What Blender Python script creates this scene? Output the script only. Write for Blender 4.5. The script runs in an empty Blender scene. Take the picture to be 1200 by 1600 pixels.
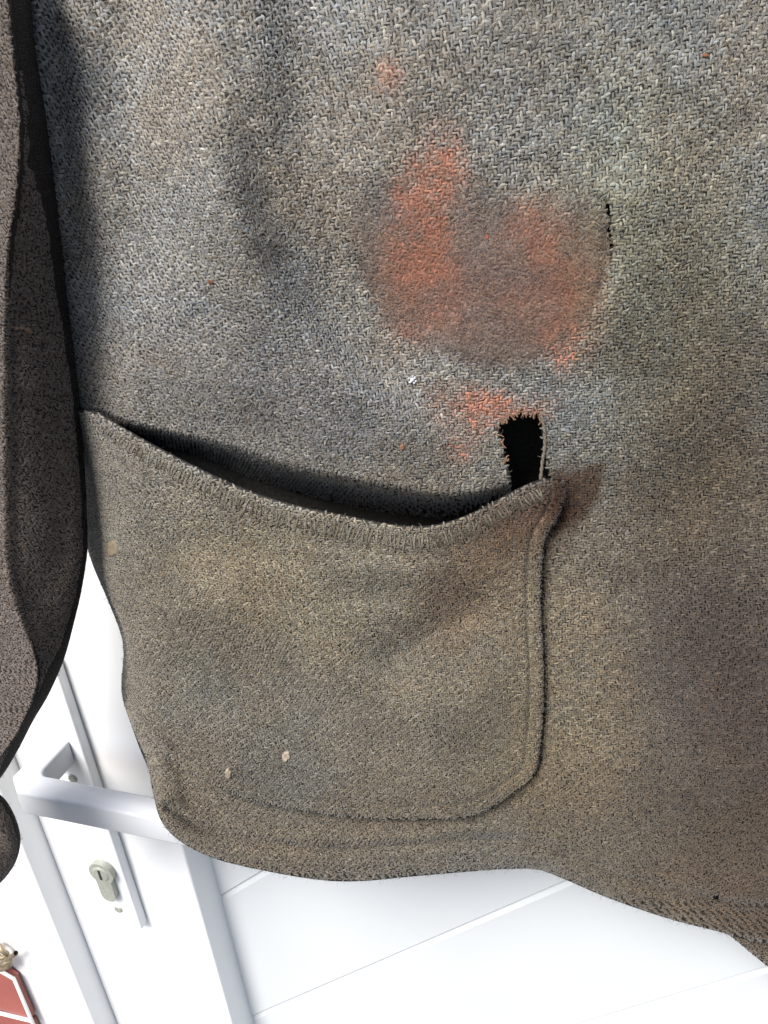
import bpy, bmesh, math, random
import numpy as np
from mathutils import Vector, Matrix

rng = np.random.default_rng(7)
random.seed(7)
SC = bpy.context.scene
COL = SC.collection

# ------------------------------------------------------------------ camera
# photo frame: 1200 x 1600 px, focal length about 1200 px; the door's uprights
# meet far below the frame, so the camera looks down about 25 deg with a little roll
F = 1200.0
g = np.array([253., 2543., 1200.]); g /= np.linalg.norm(g)          # gravity, camera axes (x right, y down, z forward)
fw = np.array([0., 0., 1.])
EZ = -g
EY = fw - (fw @ g) * g; EY /= np.linalg.norm(EY)
EX = np.cross(EY, EZ)
CAM0 = np.array([0., 0., 1.35])
W3 = np.stack([EX, EY, EZ])                                         # rows: world axes in camera axes

def to_world(c):
    return np.asarray(c) @ W3.T + CAM0

def dir_world(c):
    return np.asarray(c) @ W3.T

cam = bpy.data.cameras.new("camera")
cam.sensor_fit = 'HORIZONTAL'; cam.sensor_width = 36.0; cam.lens = 36.0 * F / 1200.0
cam.clip_start = 0.01; cam.clip_end = 200.0
camo = bpy.data.objects.new("camera", cam); COL.objects.link(camo)
_x = Vector(dir_world([1, 0, 0])); _y = Vector(dir_world([0, -1, 0])); _z = Vector(dir_world([0, 0, -1]))
M = Matrix((( _x.x, _y.x, _z.x, CAM0[0]), (_x.y, _y.y, _z.y, CAM0[1]), (_x.z, _y.z, _z.z, CAM0[2]), (0, 0, 0, 1)))
camo.matrix_world = M
SC.camera = camo

# ------------------------------------------------------------------ light
# direction towards the light, world axes: left, in front of the door, high
sun_dir = np.array([-0.36, -0.50, 0.76]); sun_dir /= np.linalg.norm(sun_dir)
elev = math.asin(sun_dir[2]); azim = math.atan2(sun_dir[0], sun_dir[1])
world = bpy.data.worlds.new("World"); SC.world = world; world.use_nodes = True
nt = world.node_tree
sky = nt.nodes.new('ShaderNodeTexSky'); sky.sky_type = 'NISHITA'; sky.sun_disc = False
sky.sun_elevation = elev; sky.sun_rotation = azim
sky.air_density = 1.0; sky.dust_density = 2.5; sky.ozone_density = 1.0
bgn = nt.nodes['Background']; bgn.inputs['Strength'].default_value = 0.11
nt.links.new(sky.outputs[0], bgn.inputs[0])
sun = bpy.data.lights.new("sun", 'SUN'); sun.energy = 3.0; sun.angle = math.radians(26); sun.color = (1.0, 0.98, 0.955)
suno = bpy.data.objects.new("sun", sun); COL.objects.link(suno)
suno.rotation_euler = Vector(sun_dir).to_track_quat('Z', 'Y').to_euler()
suno.location = (-2, -2, 4)
SC.view_settings.view_transform = 'Standard'; SC.view_settings.look = 'None'
SC.view_settings.exposure = 1.05; SC.view_settings.gamma = 1.0
SC.view_settings.use_curve_mapping = False
SC.cycles.use_denoising = True
SC.cycles.max_bounces = 6
SC.cycles.diffuse_bounces = 3

# ------------------------------------------------------------------ helpers
def node_mat(name):
    m = bpy.data.materials.new(name); m.use_nodes = True
    return m, m.node_tree.nodes, m.node_tree.links, m.node_tree.nodes['Principled BSDF']

def plain_mat(name, col, rough=0.5, metal=0.0, spec=0.5, var=0.06, scale=60.0, bump=0.0, bscale=400.0):
    m, N, L, b = node_mat(name)
    tc = N.new('ShaderNodeTexCoord')
    n = N.new('ShaderNodeTexNoise'); n.inputs['Scale'].default_value = scale; n.inputs['Detail'].default_value = 5
    L.new(tc.outputs['Object'], n.inputs['Vector'])
    r = N.new('ShaderNodeValToRGB')
    r.color_ramp.elements[0].position = 0.3; r.color_ramp.elements[1].position = 0.7
    r.color_ramp.elements[0].color = (*[c * (1 - var) for c in col], 1)
    r.color_ramp.elements[1].color = (*[min(1, c * (1 + var)) for c in col], 1)
    L.new(n.outputs['Fac'], r.inputs[0]); L.new(r.outputs[0], b.inputs['Base Color'])
    b.inputs['Roughness'].default_value = rough; b.inputs['Metallic'].default_value = metal
    b.inputs['Specular IOR Level'].default_value = spec
    if bump:
        n2 = N.new('ShaderNodeTexNoise'); n2.inputs['Scale'].default_value = bscale; n2.inputs['Detail'].default_value = 4
        L.new(tc.outputs['Object'], n2.inputs['Vector'])
        bp = N.new('ShaderNodeBump'); bp.inputs['Strength'].default_value = bump; bp.inputs['Distance'].default_value = 0.0005
        L.new(n2.outputs['Fac'], bp.inputs['Height']); L.new(bp.outputs[0], b.inputs['Normal'])
    return m

def wool_mat(name, grain=2200.0, lo=0.72, hi=1.28, sheen=0.25):
    m, N, L, b = node_mat(name)
    at = N.new('ShaderNodeAttribute'); at.attribute_name = 'Col'
    tc = N.new('ShaderNodeTexCoord')
    n = N.new('ShaderNodeTexNoise'); n.inputs['Scale'].default_value = grain; n.inputs['Detail'].default_value = 3
    L.new(tc.outputs['Object'], n.inputs['Vector'])
    mr = N.new('ShaderNodeMapRange'); mr.inputs[1].default_value = 0.3; mr.inputs[2].default_value = 0.7
    mr.inputs[3].default_value = lo; mr.inputs[4].default_value = hi
    L.new(n.outputs['Fac'], mr.inputs[0])
    mx = N.new('ShaderNodeVectorMath'); mx.operation = 'SCALE'
    L.new(at.outputs['Color'], mx.inputs[0]); L.new(mr.outputs[0], mx.inputs['Scale'])
    L.new(mx.outputs[0], b.inputs['Base Color'])
    b.inputs['Roughness'].default_value = 0.95; b.inputs['Specular IOR Level'].default_value = 0.15
    b.inputs['Sheen Weight'].default_value = sheen; b.inputs['Sheen Roughness'].default_value = 0.5
    return m

def mesh_obj(name, verts, faces, mat, parent=None, smooth=True, cols=None):
    me = bpy.data.meshes.new(name)
    verts = np.asarray(verts, dtype=np.float32); faces = np.asarray(faces, dtype=np.int32)
    k = faces.shape[1]
    me.vertices.add(len(verts)); me.vertices.foreach_set('co', verts.ravel())
    me.loops.add(faces.size); me.loops.foreach_set('vertex_index', faces.ravel())
    me.polygons.add(len(faces))
    me.polygons.foreach_set('loop_start', np.arange(0, faces.size, k, dtype=np.int32))
    me.polygons.foreach_set('loop_total', np.full(len(faces), k, dtype=np.int32))
    if smooth: me.polygons.foreach_set('use_smooth', np.ones(len(faces), dtype=bool))
    if cols is not None:
        a = me.color_attributes.new('Col', 'FLOAT_COLOR', 'POINT')
        c4 = np.ones((len(verts), 4), dtype=np.float32); c4[:, :3] = cols
        a.data.foreach_set('color', c4.ravel())
    me.update(calc_edges=True); me.validate()
    if mat: me.materials.append(mat)
    o = bpy.data.objects.new(name, me); COL.objects.link(o)
    if parent: o.parent = parent
    return o

def bm_obj(name, bm, mat, parent=None, smooth=False):
    me = bpy.data.meshes.new(name); bm.to_mesh(me); bm.free()
    if smooth:
        for p in me.polygons: p.use_smooth = True
    me.materials.append(mat)
    o = bpy.data.objects.new(name, me); COL.objects.link(o)
    if parent: o.parent = parent
    return o

def catmull(pts, n):
    p = np.asarray(pts, float)
    p = np.vstack([2 * p[0] - p[1], p, 2 * p[-1] - p[-2]])
    out = []
    for i in range(1, len(p) - 2):
        t = np.linspace(0, 1, 24, endpoint=False)[:, None]
        a, b, c, d = p[i - 1], p[i], p[i + 1], p[i + 2]
        out.append(0.5 * ((2 * b) + (c - a) * t + (2 * a - 5 * b + 4 * c - d) * t ** 2 + (3 * b - a - 3 * c + d) * t ** 3))
    out.append(p[-2][None]); q = np.vstack(out)
    s = np.concatenate([[0], np.cumsum(np.hypot(*np.diff(q, axis=0).T))]); s /= s[-1]
    u = np.linspace(0, 1, n)
    return np.stack([np.interp(u, s, q[:, 0]), np.interp(u, s, q[:, 1])], 1)

def sstep(a, b, x):
    t = np.clip((x - a) / (b - a), 0, 1); return t * t * (3 - 2 * t)

# pixel-domain maps, 2 px per sample
X0, Y0, X1, Y1, ST = -140, -120, 1320, 1700, 2.0
gx = np.arange(X0, X1 + 1, ST); gy = np.arange(Y0, Y1 + 1, ST)
PX, PY = np.meshgrid(gx, gy)

def sample(m, x, y):
    fx = np.clip((np.asarray(x) - X0) / ST, 0, len(gx) - 1.001); fy = np.clip((np.asarray(y) - Y0) / ST, 0, len(gy) - 1.001)
    ix = fx.astype(int); iy = fy.astype(int); dx = fx - ix; dy = fy - iy
    if m.ndim == 3: dx = dx[..., None]; dy = dy[..., None]
    return (m[iy, ix] * (1 - dx) * (1 - dy) + m[iy, ix + 1] * dx * (1 - dy) + m[iy + 1, ix] * (1 - dx) * dy + m[iy + 1, ix + 1] * dx * dy)

def dist_line(pts, X=PX, Y=PY):
    d = np.full(X.shape, 1e9)
    for a, b in zip(pts[:-1], pts[1:]):
        vx, vy = b[0] - a[0], b[1] - a[1]; l2 = vx * vx + vy * vy + 1e-9
        t = np.clip(((X - a[0]) * vx + (Y - a[1]) * vy) / l2, 0, 1)
        d = np.minimum(d, (X - a[0] - t * vx) ** 2 + (Y - a[1] - t * vy) ** 2)
    return np.sqrt(d)

def inside(pts, X=PX, Y=PY):
    r = np.zeros(X.shape, bool); n = len(pts)
    for i in range(n):
        a = pts[i]; b = pts[(i + 1) % n]
        if a[1] == b[1]: continue
        c = ((a[1] > Y) != (b[1] > Y)) & (X < (b[0] - a[0]) * (Y - a[1]) / (b[1] - a[1]) + a[0])
        r ^= c
    return r

def sdist(pts, X=PX, Y=PY):
    p = [tuple(q) for q in pts]
    d = dist_line(p + [p[0]], X, Y)
    return np.where(inside(p, X, Y), d, -d)

def noise2(scale, seed, octaves=3):
    out = np.zeros(PX.shape); amp = 1.0; tot = 0
    r = np.random.default_rng(seed)
    for o in range(octaves):
        s = scale / 2 ** o
        nx = int((X1 - X0) / s) + 4; ny = int((Y1 - Y0) / s) + 4
        a = r.random((ny, nx))
        fx = (PX - X0) / s; fy = (PY - Y0) / s
        ix = fx.astype(int); iy = fy.astype(int); dx = fx - ix; dy = fy - iy
        dx = dx * dx * (3 - 2 * dx); dy = dy * dy * (3 - 2 * dy)
        out += amp * (a[iy, ix] * (1 - dx) * (1 - dy) + a[iy, ix + 1] * dx * (1 - dy) + a[iy + 1, ix] * (1 - dx) * dy + a[iy + 1, ix + 1] * dx * dy)
        tot += amp; amp *= 0.55
    return out / tot

def gauss(cx, cy, sx, sy, ang=0.0):
    c, s = math.cos(math.radians(ang)), math.sin(math.radians(ang))
    u = (PX - cx) * c + (PY - cy) * s; v = -(PX - cx) * s + (PY - cy) * c
    return np.exp(-0.5 * ((u / sx) ** 2 + (v / sy) ** 2))

# ------------------------------------------------------------------ jacket base plane: hangs plumb, turned a little
YAW = math.radians(8)
NJ = -(EY * math.cos(YAW) + EX * math.sin(YAW))
ZJ = 0.28
CJ = NJ @ np.array([0, 0, ZJ])
UJ = np.cross(g, NJ); UJ /= np.linalg.norm(UJ)
if UJ[0] < 0: UJ = -UJ
P0 = np.array([0, 0, ZJ])

def rays(x, y):
    x = np.asarray(x, float); y = np.asarray(y, float)
    return np.stack([(x - 600) / F, (y - 800) / F, np.ones_like(x)], -1)

def base_depth(x, y):
    return CJ / (rays(x, y) @ NJ)

def px_to_uv(x, y):
    p = rays(x, y) * base_depth(x, y)[..., None] - P0
    return p @ UJ, p @ g

def uv_to_px(u, v):
    p = P0 + np.asarray(u)[..., None] * UJ + np.asarray(v)[..., None] * g
    return p[..., 0] / p[..., 2] * F + 600, p[..., 1] / p[..., 2] * F + 800

BASEZ = base_depth(PX, PY)
RAYS = rays(PX, PY)

# ------------------------------------------------------------------ outlines read off the garment
body_left = [(28, -80), (35, 0), (45, 150), (60, 280), (85, 480), (105, 640), (124, 790), (140, 868), (165, 930), (187, 985), (193, 1020), (190, 1080), (204, 1130), (228, 1185), (238, 1235)]
body_bot = [(238, 1235), (252, 1283), (285, 1317), (340, 1343), (420, 1362), (500, 1375), (560, 1377), (640, 1370), (720, 1363), (790, 1358), (840, 1359), (880, 1373), (940, 1399), (1000, 1421), (1060, 1440), (1120, 1455), (1160, 1467), (1215, 1476), (1310, 1490)]
BL = catmull(body_left, 260); BB = catmull(body_bot, 340)
mouth = [(118, 640), (150, 643), (200, 672), (260, 705), (330, 740), (400, 770), (470, 791), (540, 805), (600, 817), (655, 822), (700, 815), (740, 800), (780, 779), (820, 758), (850, 748), (880, 749)]
pk_right = [(880, 749), (884, 775), (874, 805), (852, 842), (847, 880), (845, 950), (849, 1030), (849, 1110), (843, 1180), (836, 1208), (826, 1222)]
pk_bot = [(196, 1085), (212, 1128), (245, 1166), (295, 1206), (340, 1230), (400, 1252), (480, 1269), (560, 1278), (650, 1281), (730, 1277), (775, 1258), (826, 1222)]
pk_left = [(118, 640), (122, 720), (130, 800), (146, 868), (170, 930), (192, 985), (198, 1020), (196, 1085)]
PM = catmull(mouth, 300); PR = catmull(pk_right, 200); PB = catmull(pk_bot, 300); PL = catmull(pk_left, 200)

mouth_y = np.interp(gx, PM[:, 0], PM[:, 1])[None, :] + 0 * PY
body_poly = np.vstack([[(20, -400)], BL[::4], BB[1::4], [(1310, 1490), (1700, 1560), (1700, -400)]])
sd_body = sdist(body_poly)
sd_left = dist_line(BL[::3])
sd_bot = dist_line(BB[::3])
pk_poly = np.vstack([PM, PR[1:], PB[::-1][1:], PL[::-1][1:-1]])
sd_pk = sdist(pk_poly[::4])

def roll(d, D, R):
    t = np.clip(1 - d / D, 0, 1)
    return R * (1 - np.sqrt(np.maximum(1 - t * t, 0)))

inb = sd_body > 0
dl = np.where(inb, sd_left, 0.0); db = np.where(inb, sd_bot, 0.0)
# width of the turned-back side: wide beside the sleeve, narrow at the hem corner
DW = np.interp(PY, [-100, 200, 600, 860, 1000, 1090, 1180, 1260], [95, 110, 118, 105, 70, 62, 45, 40])
RW = np.interp(PY, [-100, 600, 900, 1080, 1180, 1300], [0.054, 0.060, 0.052, 0.038, 0.018, 0.010])
off_edge = roll(dl, DW, RW) + roll(db, 26.0, 0.006)

# crease where the pocket turns to the side
crease = catmull([(150, 640), (172, 715), (190, 790), (196, 860), (190, 905), (205, 985), (229, 1034), (243, 1075), (226, 1120)], 80)
xc = np.interp(PY, crease[:, 1], crease[:, 0])
off_crease = 0.022 * sstep(0, 60, xc - PX) * sstep(600, 720, PY) * sstep(1140, 1080, PY)

# gentle drape folds
def fold(pts, width, depth):
    c = catmull(pts, 30); d2 = np.full(PX.shape, 1e18); tp = np.zeros(PX.shape)
    for k in range(29):
        a, b = c[k], c[k + 1]; vx, vy = b - a; l2 = vx * vx + vy * vy + 1e-9
        t = np.clip(((PX - a[0]) * vx + (PY - a[1]) * vy) / l2, 0, 1)
        q = (PX - a[0] - t * vx) ** 2 + (PY - a[1] - t * vy) ** 2
        m = q < d2; d2 = np.where(m, q, d2); tp = np.where(m, (k + t) / 29, tp)
    return depth * np.exp(-0.5 * d2 / width ** 2) * sstep(0, .3, tp) * sstep(1, .7, tp)

off_drape = np.zeros_like(PX)
off_drape += fold([(330, -500), (330, 200), (400, 480), (520, 640)], 48, -0.0085)
off_drape += fold([(190, -300), (210, 300), (260, 520)], 36, 0.0060)
off_drape += fold([(500, -300), (495, 330), (560, 480), (640, 580), (740, 640)], 52, 0.0065)
off_drape += fold([(400, -300), (405, 60), (420, 300), (470, 460), (560, 600), (640, 690)], 26, -0.0030)
off_drape += fold([(250, 380), (330, 560), (450, 670)], 26, -0.0035)
off_drape += fold([(300, 60), (350, 330), (440, 500), (600, 640), (760, 740)], 30, -0.0050)
off_drape += fold([(380, 100), (430, 350), (520, 500), (640, 610), (780, 690)], 24, 0.0040)
off_drape += fold([(985, 200), (985, 420), (940, 600)], 45, -0.0045)
off_drape += fold([(1100, 600), (1080, 900), (1130, 1300)], 60, 0.008)
off_drape += fold([(960, 900), (980, 1150), (940, 1300)], 60, -0.006)
off_drape += 0.012 * (np.clip(PX - 760, 0, 600) / 450) ** 2
off_drape += 0.020 * (np.clip(700 - PX, 0, 700) / 600) ** 2 + 0.012 * (np.clip(450 - PY, 0, 600) / 450) ** 2
off_drape += (noise2(260, 3) - 0.5) * 0.006 + (noise2(90, 5) - 0.5) * 0.0016
# hem: turned-up band with its sewing line
hem_line = catmull([(262, 1262), (330, 1300), (420, 1318), (520, 1326), (640, 1320), (740, 1312), (830, 1315), (900, 1340), (980, 1372), (1070, 1396), (1150, 1412), (1310, 1432)], 200)
d_hem = dist_line(hem_line[::2])
off_hem = 0.0030 * np.exp(-0.5 * (d_hem / 6) ** 2) - 0.0016 * np.exp(-0.5 * ((d_hem - 14) / 8) ** 2)
below = inb & (sd_bot < 52)
off_hem += -0.0009 * sstep(52, 36, np.where(inb, sd_bot, 0)) * (PX > 230)
# worn, felted hollow with the red stain
worn_poly = catmull([(548, 300), (556, 380), (575, 450), (615, 510), (680, 548), (760, 572), (840, 562), (900, 520), (940, 450), (950, 380), (948, 310), (900, 280), (840, 300), (790, 300), (740, 260), (700, 230), (640, 250), (590, 270), (548, 300)], 200)
sd_worn = sdist(worn_poly[:-1:2])
worn = sstep(-14, 34, sd_worn + 16 * (noise2(40, 8) - .5)) * (0.12 + 0.88 * sstep(255, 430, PY + 90 * (noise2(70, 9) - .5)))
off_worn = 0.0011 * worn
trench = np.exp(-0.5 * ((sd_worn - 2) / 6) ** 2) * np.clip(sstep(320, 470, PY) * sstep(620, 540, PX) + 1.3 * sstep(900, 945, PX) * sstep(300, 320, PY) * sstep(520, 430, PY), 0, 1)
off_worn += 0.0013 * trench
# behind the pocket mouth the cloth sinks away
Amp = 0.050 * sstep(130, 330, PX) * sstep(850, 640, PX)
dm = PY - mouth_y
rim = 12 + 58 * sstep(140, 400, PX) * sstep(860, 600, PX)
off_sink = Amp * sstep(-0.95, -0.05, dm / rim) * sstep(420, 260, dm)
# the cloth above swells out before it sinks
off_sink += -0.004 * np.exp(-0.5 * ((dm + 150) / 70) ** 2) * sstep(150, 350, PX) * sstep(800, 600, PX)
d_seam = dist_line(np.vstack([PR[20:], PB[::-1][:200]])[::4])
off_seam = 0.0026 * np.exp(-0.5 * (d_seam / 9) ** 2)
OFF_BODY = off_crease + off_seam + off_edge + off_drape * sstep(0, 60, np.where(inb, sd_body, 0)) + off_hem + off_worn + off_sink

hole = [(776, 668), (788, 655), (800, 650), (812, 641), (822, 649), (836, 644), (844, 655), (849, 685), (852, 715), (860, 742), (866, 775), (800, 795), (799, 760), (792, 725), (786, 695)]
sd_hole = sdist(hole)
slit = catmull([(948, 314), (951, 330), (952, 352), (954, 385), (957, 408)], 12)
d_slit = dist_line(slit)
slit_w = np.interp(PY, [300, 314, 330, 345, 365, 400, 412], [0, 4.2, 5.2, 2.6, 3.8, 1.8, 0])
small_hole = [(1116, 1398), (1120, 1397), (1124, 1403), (1124, 1408), (1120, 1409), (1117, 1405)]
sd_small = sdist(small_hole)
HOLES = (sd_hole > 0) | (d_slit < slit_w) | (sd_small > 0)

# pocket: sewn flat round its sides, gaping at the mouth
tP = np.clip((PY - mouth_y) / 430.0, 0, 1)
side = sstep(0, 230, np.where(sd_pk > 0, np.minimum(dist_line(PR[::4]), dist_line(PL[::4]) * 1.1), 0))
botf = sstep(0, 170, np.where(sd_pk > 0, dist_line(PB[::4]), 0))
bul = 0.014 * side * botf * (1 - 0.45 * tP)
off_pk = off_edge * 0.98 + off_drape * 0.5 * sstep(0, 60, np.where(inb, sd_body, 0)) - 0.0055 - bul
d_pr = dist_line(np.vstack([PR, PB[::-1]])[::4])
edge_r = np.where(sd_pk > 0, d_pr, 0)
off_pk += roll(edge_r, 7.0, 0.0034)
off_pk += 0.0016 * np.exp(-0.5 * ((edge_r - 23) / 2.6) ** 2) * sstep(560, 700, PX)
off_pk += 0.0011 * np.exp(-0.5 * ((edge_r - 22) / 5.0) ** 2) * sstep(720, 500, PX)
off_pk += off_crease
# sagging folds across the pocket face
off_pk += fold([(180, 840), (330, 930), (470, 1040), (640, 1100), (790, 1040)], 26, -0.0042)
off_pk += fold([(200, 920), (330, 1030), (480, 1130), (640, 1180), (800, 1150)], 30, 0.0038)
off_pk += fold([(240, 780), (420, 870), (560, 920), (740, 900)], 24, 0.0030)
# wide soft folds
off_pk += fold([(250, 900), (420, 960), (540, 1040), (600, 1100)], 30, -0.0060)
off_pk += fold([(300, 880), (500, 900), (800, 885)], 22, -0.0026)
off_pk += fold([(560, 1060), (680, 980), (790, 930)], 24, 0.0048)
off_pk += fold([(330, 1010), (420, 1090), (560, 1170)], 30, 0.0050)
off_pk += fold([(620, 1180), (700, 1130), (800, 1060)], 34, -0.0050)
d_mouth = dist_line(PM[::3])
off_pk += roll(np.where(sd_pk > 0, d_mouth, 0), 9.0, 0.0018) * 1.0
off_pk += 0.0006 * np.exp(-0.5 * ((d_mouth - 46) / 8) ** 2) * (sd_pk > 0)
OFF_PK = off_pk

# sleeve
sl_right = [(50, -80), (60, 60), (78, 200), (92, 330), (108, 480), (126, 640), (134, 760), (137, 840), (136, 868), (128, 920), (117, 968), (100, 1030), (76, 1085), (52, 1126), (28, 1172), (2, 1214), (-30, 1250), (-70, 1290)]
SR = catmull(sl_right, 300)
ridge = catmull([(6, -80), (18, 60), (30, 200), (24, 300), (10, 400), (5, 560), (6, 800), (10, 890), (28, 960), (48, 1010), (58, 1060), (40, 1120), (10, 1170), (-40, 1230), (-90, 1290)], 200)
xr_ = np.interp(PY, ridge[:, 1], ridge[:, 0]); xs_ = np.interp(PY, SR[:, 1], SR[:, 0])
tt = np.clip((PX - xr_) / np.maximum(xs_ - xr_, 8), 0, 1)
off_sl = -0.008 + 0.0002 * np.maximum(xr_ - PX, 0) + sstep(0, 0.15, tt) * 0.003 + 0.026 * tt ** 1.5 + roll((1 - tt) * np.maximum(xs_ - xr_, 8), 24, 0.012)
off_sl += 0.012 * sstep(400, 0, PY)
off_sl += (noise2(120, 21) - .5) * 0.007
off_sl += fold([(40, 980), (70, 900), (110, 820)], 20, 0.002)
OFF_SL = off_sl
sl_poly = np.vstack([SR[::3], [(-70, 1290), (-130, 1300), (-130, -80)]])
sd_sl = sdist(sl_poly)

cuff_r = [(-70, 1216), (-30, 1228), (2, 1243), (20, 1268), (31, 1300), (31, 1325), (22, 1352), (0, 1380), (-40, 1410), (-70, 1424)]
CU = catmull(cuff_r, 160)
cu_poly = np.vstack([CU[::2], [(-70, 1424), (-130, 1424), (-130, 1216)]])
sd_cu = sdist(cu_poly)
OFF_CU = -0.012 + roll(np.where(sd_cu > 0, dist_line(CU[::2]), 0), 48, 0.022) + fold([(-60, 1290), (-10, 1310), (14, 1345)], 8, 0.0022)

# back panel peeping out under the front hem
bk_bot = [(265, 1000), (310, 1200), (400, 1300), (560, 1330), (840, 1320), (1000, 1390), (1090, 1432), (1140, 1462), (1172, 1488), (1204, 1514), (1250, 1552), (1310, 1600)]
KB = catmull(bk_bot, 200)
KL = catmull([(115, -80), (140, 200), (170, 500), (195, 760), (235, 900), (265, 1000)], 120)
bk_poly = np.vstack([KL[::3], KB[1::3], [(1310, 1600), (1310, -80)]])
sd_bk = sdist(bk_poly)
lo_gap = np.interp(PX, [0, 500, 900, 1150, 1320], [0.050, 0.046, 0.036, 0.016, 0.014])
hi_gap = np.interp(PX, [0, 500, 900, 1320], [0.044, 0.044, 0.036, 0.026])
OFF_BK = hi_gap + (lo_gap - hi_gap) * sstep(900, 1400, PY) + roll(np.where(sd_bk > 0, dist_line(KB[::2]), 0), 18, 0.004) + 0.012 * (np.clip(PX - 760, 0, 600) / 450) ** 2

# ------------------------------------------------------------------ colour of the cloth: stains, soiling, mottling, with light and shade painted in
TINT = np.ones(PX.shape + (3,))
def tint(w, c):
    global TINT
    TINT *= 1 + w[..., None] * (np.array(c) - 1)
tint(gauss(270, 180, 230, 330, 12), (1.30, 1.32, 1.36))  # light on the upper left painted in as a paler, cooler patch
tint(gauss(430, 640, 190, 70, 20), (0.97, 1.0, 1.10))  # blue skylight above the pocket, painted into the cloth
tint(gauss(1090, 560, 110, 260), (0.88, 0.90, 0.78))
tint(gauss(960, 300, 60, 160), (1.0, 1.03, 0.95))
tint(gauss(1140, 1060, 110, 190, -25), (0.52, 0.43, 0.42))  # brown band on the right, deepened as painted shade
tint(gauss(1130, 620, 70, 120, 20), (0.80, 0.74, 0.70))
tint(gauss(1180, 1300, 130, 120), (0.80, 0.72, 0.62))
tint(gauss(560, 960, 300, 150), (1.10, 1.04, 0.92))
tint(gauss(930, 1150, 90, 150), (0.96, 0.93, 0.85))
tint(sstep(1150, 1300, PY), (0.84, 0.80, 0.75))  # darker and browner towards the hem
tint(gauss(690, 960, 60, 60), (0.92, 0.82, 0.78))
tint(gauss(800, 1180, 120, 80), (0.92, 0.86, 0.74))
tint(worn, (0.96, 0.76, 0.72))
tint(np.exp(-0.5 * ((sd_worn - 4) / 9) ** 2) * sstep(300, 400, PY), (0.78, 0.74, 0.74))  # darker rim round the worn patch
tint(sstep(-10, 8, sdist([(862, 742), (905, 735), (944, 722), (936, 775), (915, 808), (868, 832)]) + 10 * (noise2(24, 61) - .5)), (0.46, 0.31, 0.22))
tint(gauss(860, 785, 30, 30), (0.6, 0.45, 0.36))
tint(sstep(860, 1230, PX) * sstep(350, 700, PY), (0.66, 0.59, 0.55))  # shade of the right-hand side painted in as darker cloth
tint(sstep(560, 900, PY), (0.86, 0.845, 0.80))  # light falling off downwards, painted as a darker lower part
tint(gauss(400, 850, 220, 90, 15), (1.20, 1.18, 1.12))  # lit upper face of the pocket painted lighter
tint(gauss(800, 830, 75, 38, -25), (0.74, 0.56, 0.46))
n1 = noise2(110, 31); n2_ = noise2(46, 32); n3 = noise2(150, 33)
TINT *= (0.84 + 0.32 * n1)[..., None] * (0.86 + 0.28 * n2_)[..., None]
TINT *= 1 + (n3 - 0.5)[..., None] * np.array([0.22, 0.0, -0.26])
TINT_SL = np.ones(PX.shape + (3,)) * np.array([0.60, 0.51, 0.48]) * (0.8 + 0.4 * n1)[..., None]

ns = noise2(34, 41); ns2 = noise2(14, 42)
RUST = np.clip(
    1.5 * gauss(668, 318, 34, 62, 14) + 0.55 * gauss(665, 430, 36, 50, 10) + 0.22 * gauss(640, 500, 26, 40, 20)
    + 0.60 * gauss(868, 435, 46, 66, -18) + 0.5 * gauss(830, 360, 25, 34) + 0.6 * gauss(880, 530, 26, 32)
    + 0.85 * gauss(752, 632, 48, 20, 10) + 0.75 * gauss(812, 640, 34, 13, -10) + 0.4 * gauss(725, 665, 30, 26)
    + 0.55 * gauss(718, 706, 16, 14) + 0.5 * gauss(603, 118, 20, 20, -20) + 0.35 * gauss(720, 470, 60, 40)
    + 0.25 * gauss(820, 800, 50, 26, -20) + 0.4 * gauss(690, 250, 22, 26), 0, 1.15)
RUST = np.clip((RUST - 0.06) * np.clip(-0.25 + 2.4 * ns, 0.1, 1.6) * (0.4 + 1.0 * ns2), 0, 1)

FELT = np.clip(1.0 * worn + sstep(1080, 1300, PY) * 0.55 + 0.35 * gauss(330, 430, 110, 260) + 0.5 * gauss(430, 660, 250, 60, 20), 0, 1)
FELT = np.clip(FELT * (0.7 + 0.6 * n2_) + 0.35 * np.clip(n3 - .35, 0, 1), 0, 1)
FELT_PK = np.clip(0.22 + 0.35 * (n2_ - .3) + 0.35 * sstep(560, 300, PX) + 0.35 * sstep(1120, 1250, PY), 0, 1)

PALETTE = 0.57 * np.array([1.04, 1.0, 0.93]) * np.array([(0.46, 0.44, 0.39), (0.30, 0.34, 0.39), (0.18, 0.175, 0.165), (0.15, 0.115, 0.08), (0.045, 0.046, 0.055), (0.28, 0.22, 0.14)])
PWEIGHT = np.array([0.25, 0.16, 0.24, 0.13, 0.14, 0.08])

def position_map(off):
    return RAYS * (BASEZ + off)[..., None]

def normal_map(P):
    du = np.gradient(P, axis=1); dv = np.gradient(P, axis=0)
    n = np.cross(du, dv); n /= np.linalg.norm(n, axis=-1, keepdims=True) + 1e-12
    n[n[..., 2] > 0] *= -1
    return n

RED = np.array([0.33, 0.128, 0.075])

def shade_cols(c, x, y, tintm, rust, rnd):
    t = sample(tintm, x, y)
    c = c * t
    if rust is not None:
        r = sample(rust, x, y)
        k = np.clip(r * (0.24 + 0.85 * rnd), 0, 0.7)[..., None]
        c = c * (1 - k) + (RED * (0.65 + 0.7 * rnd[..., None])) * k
    return c

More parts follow.
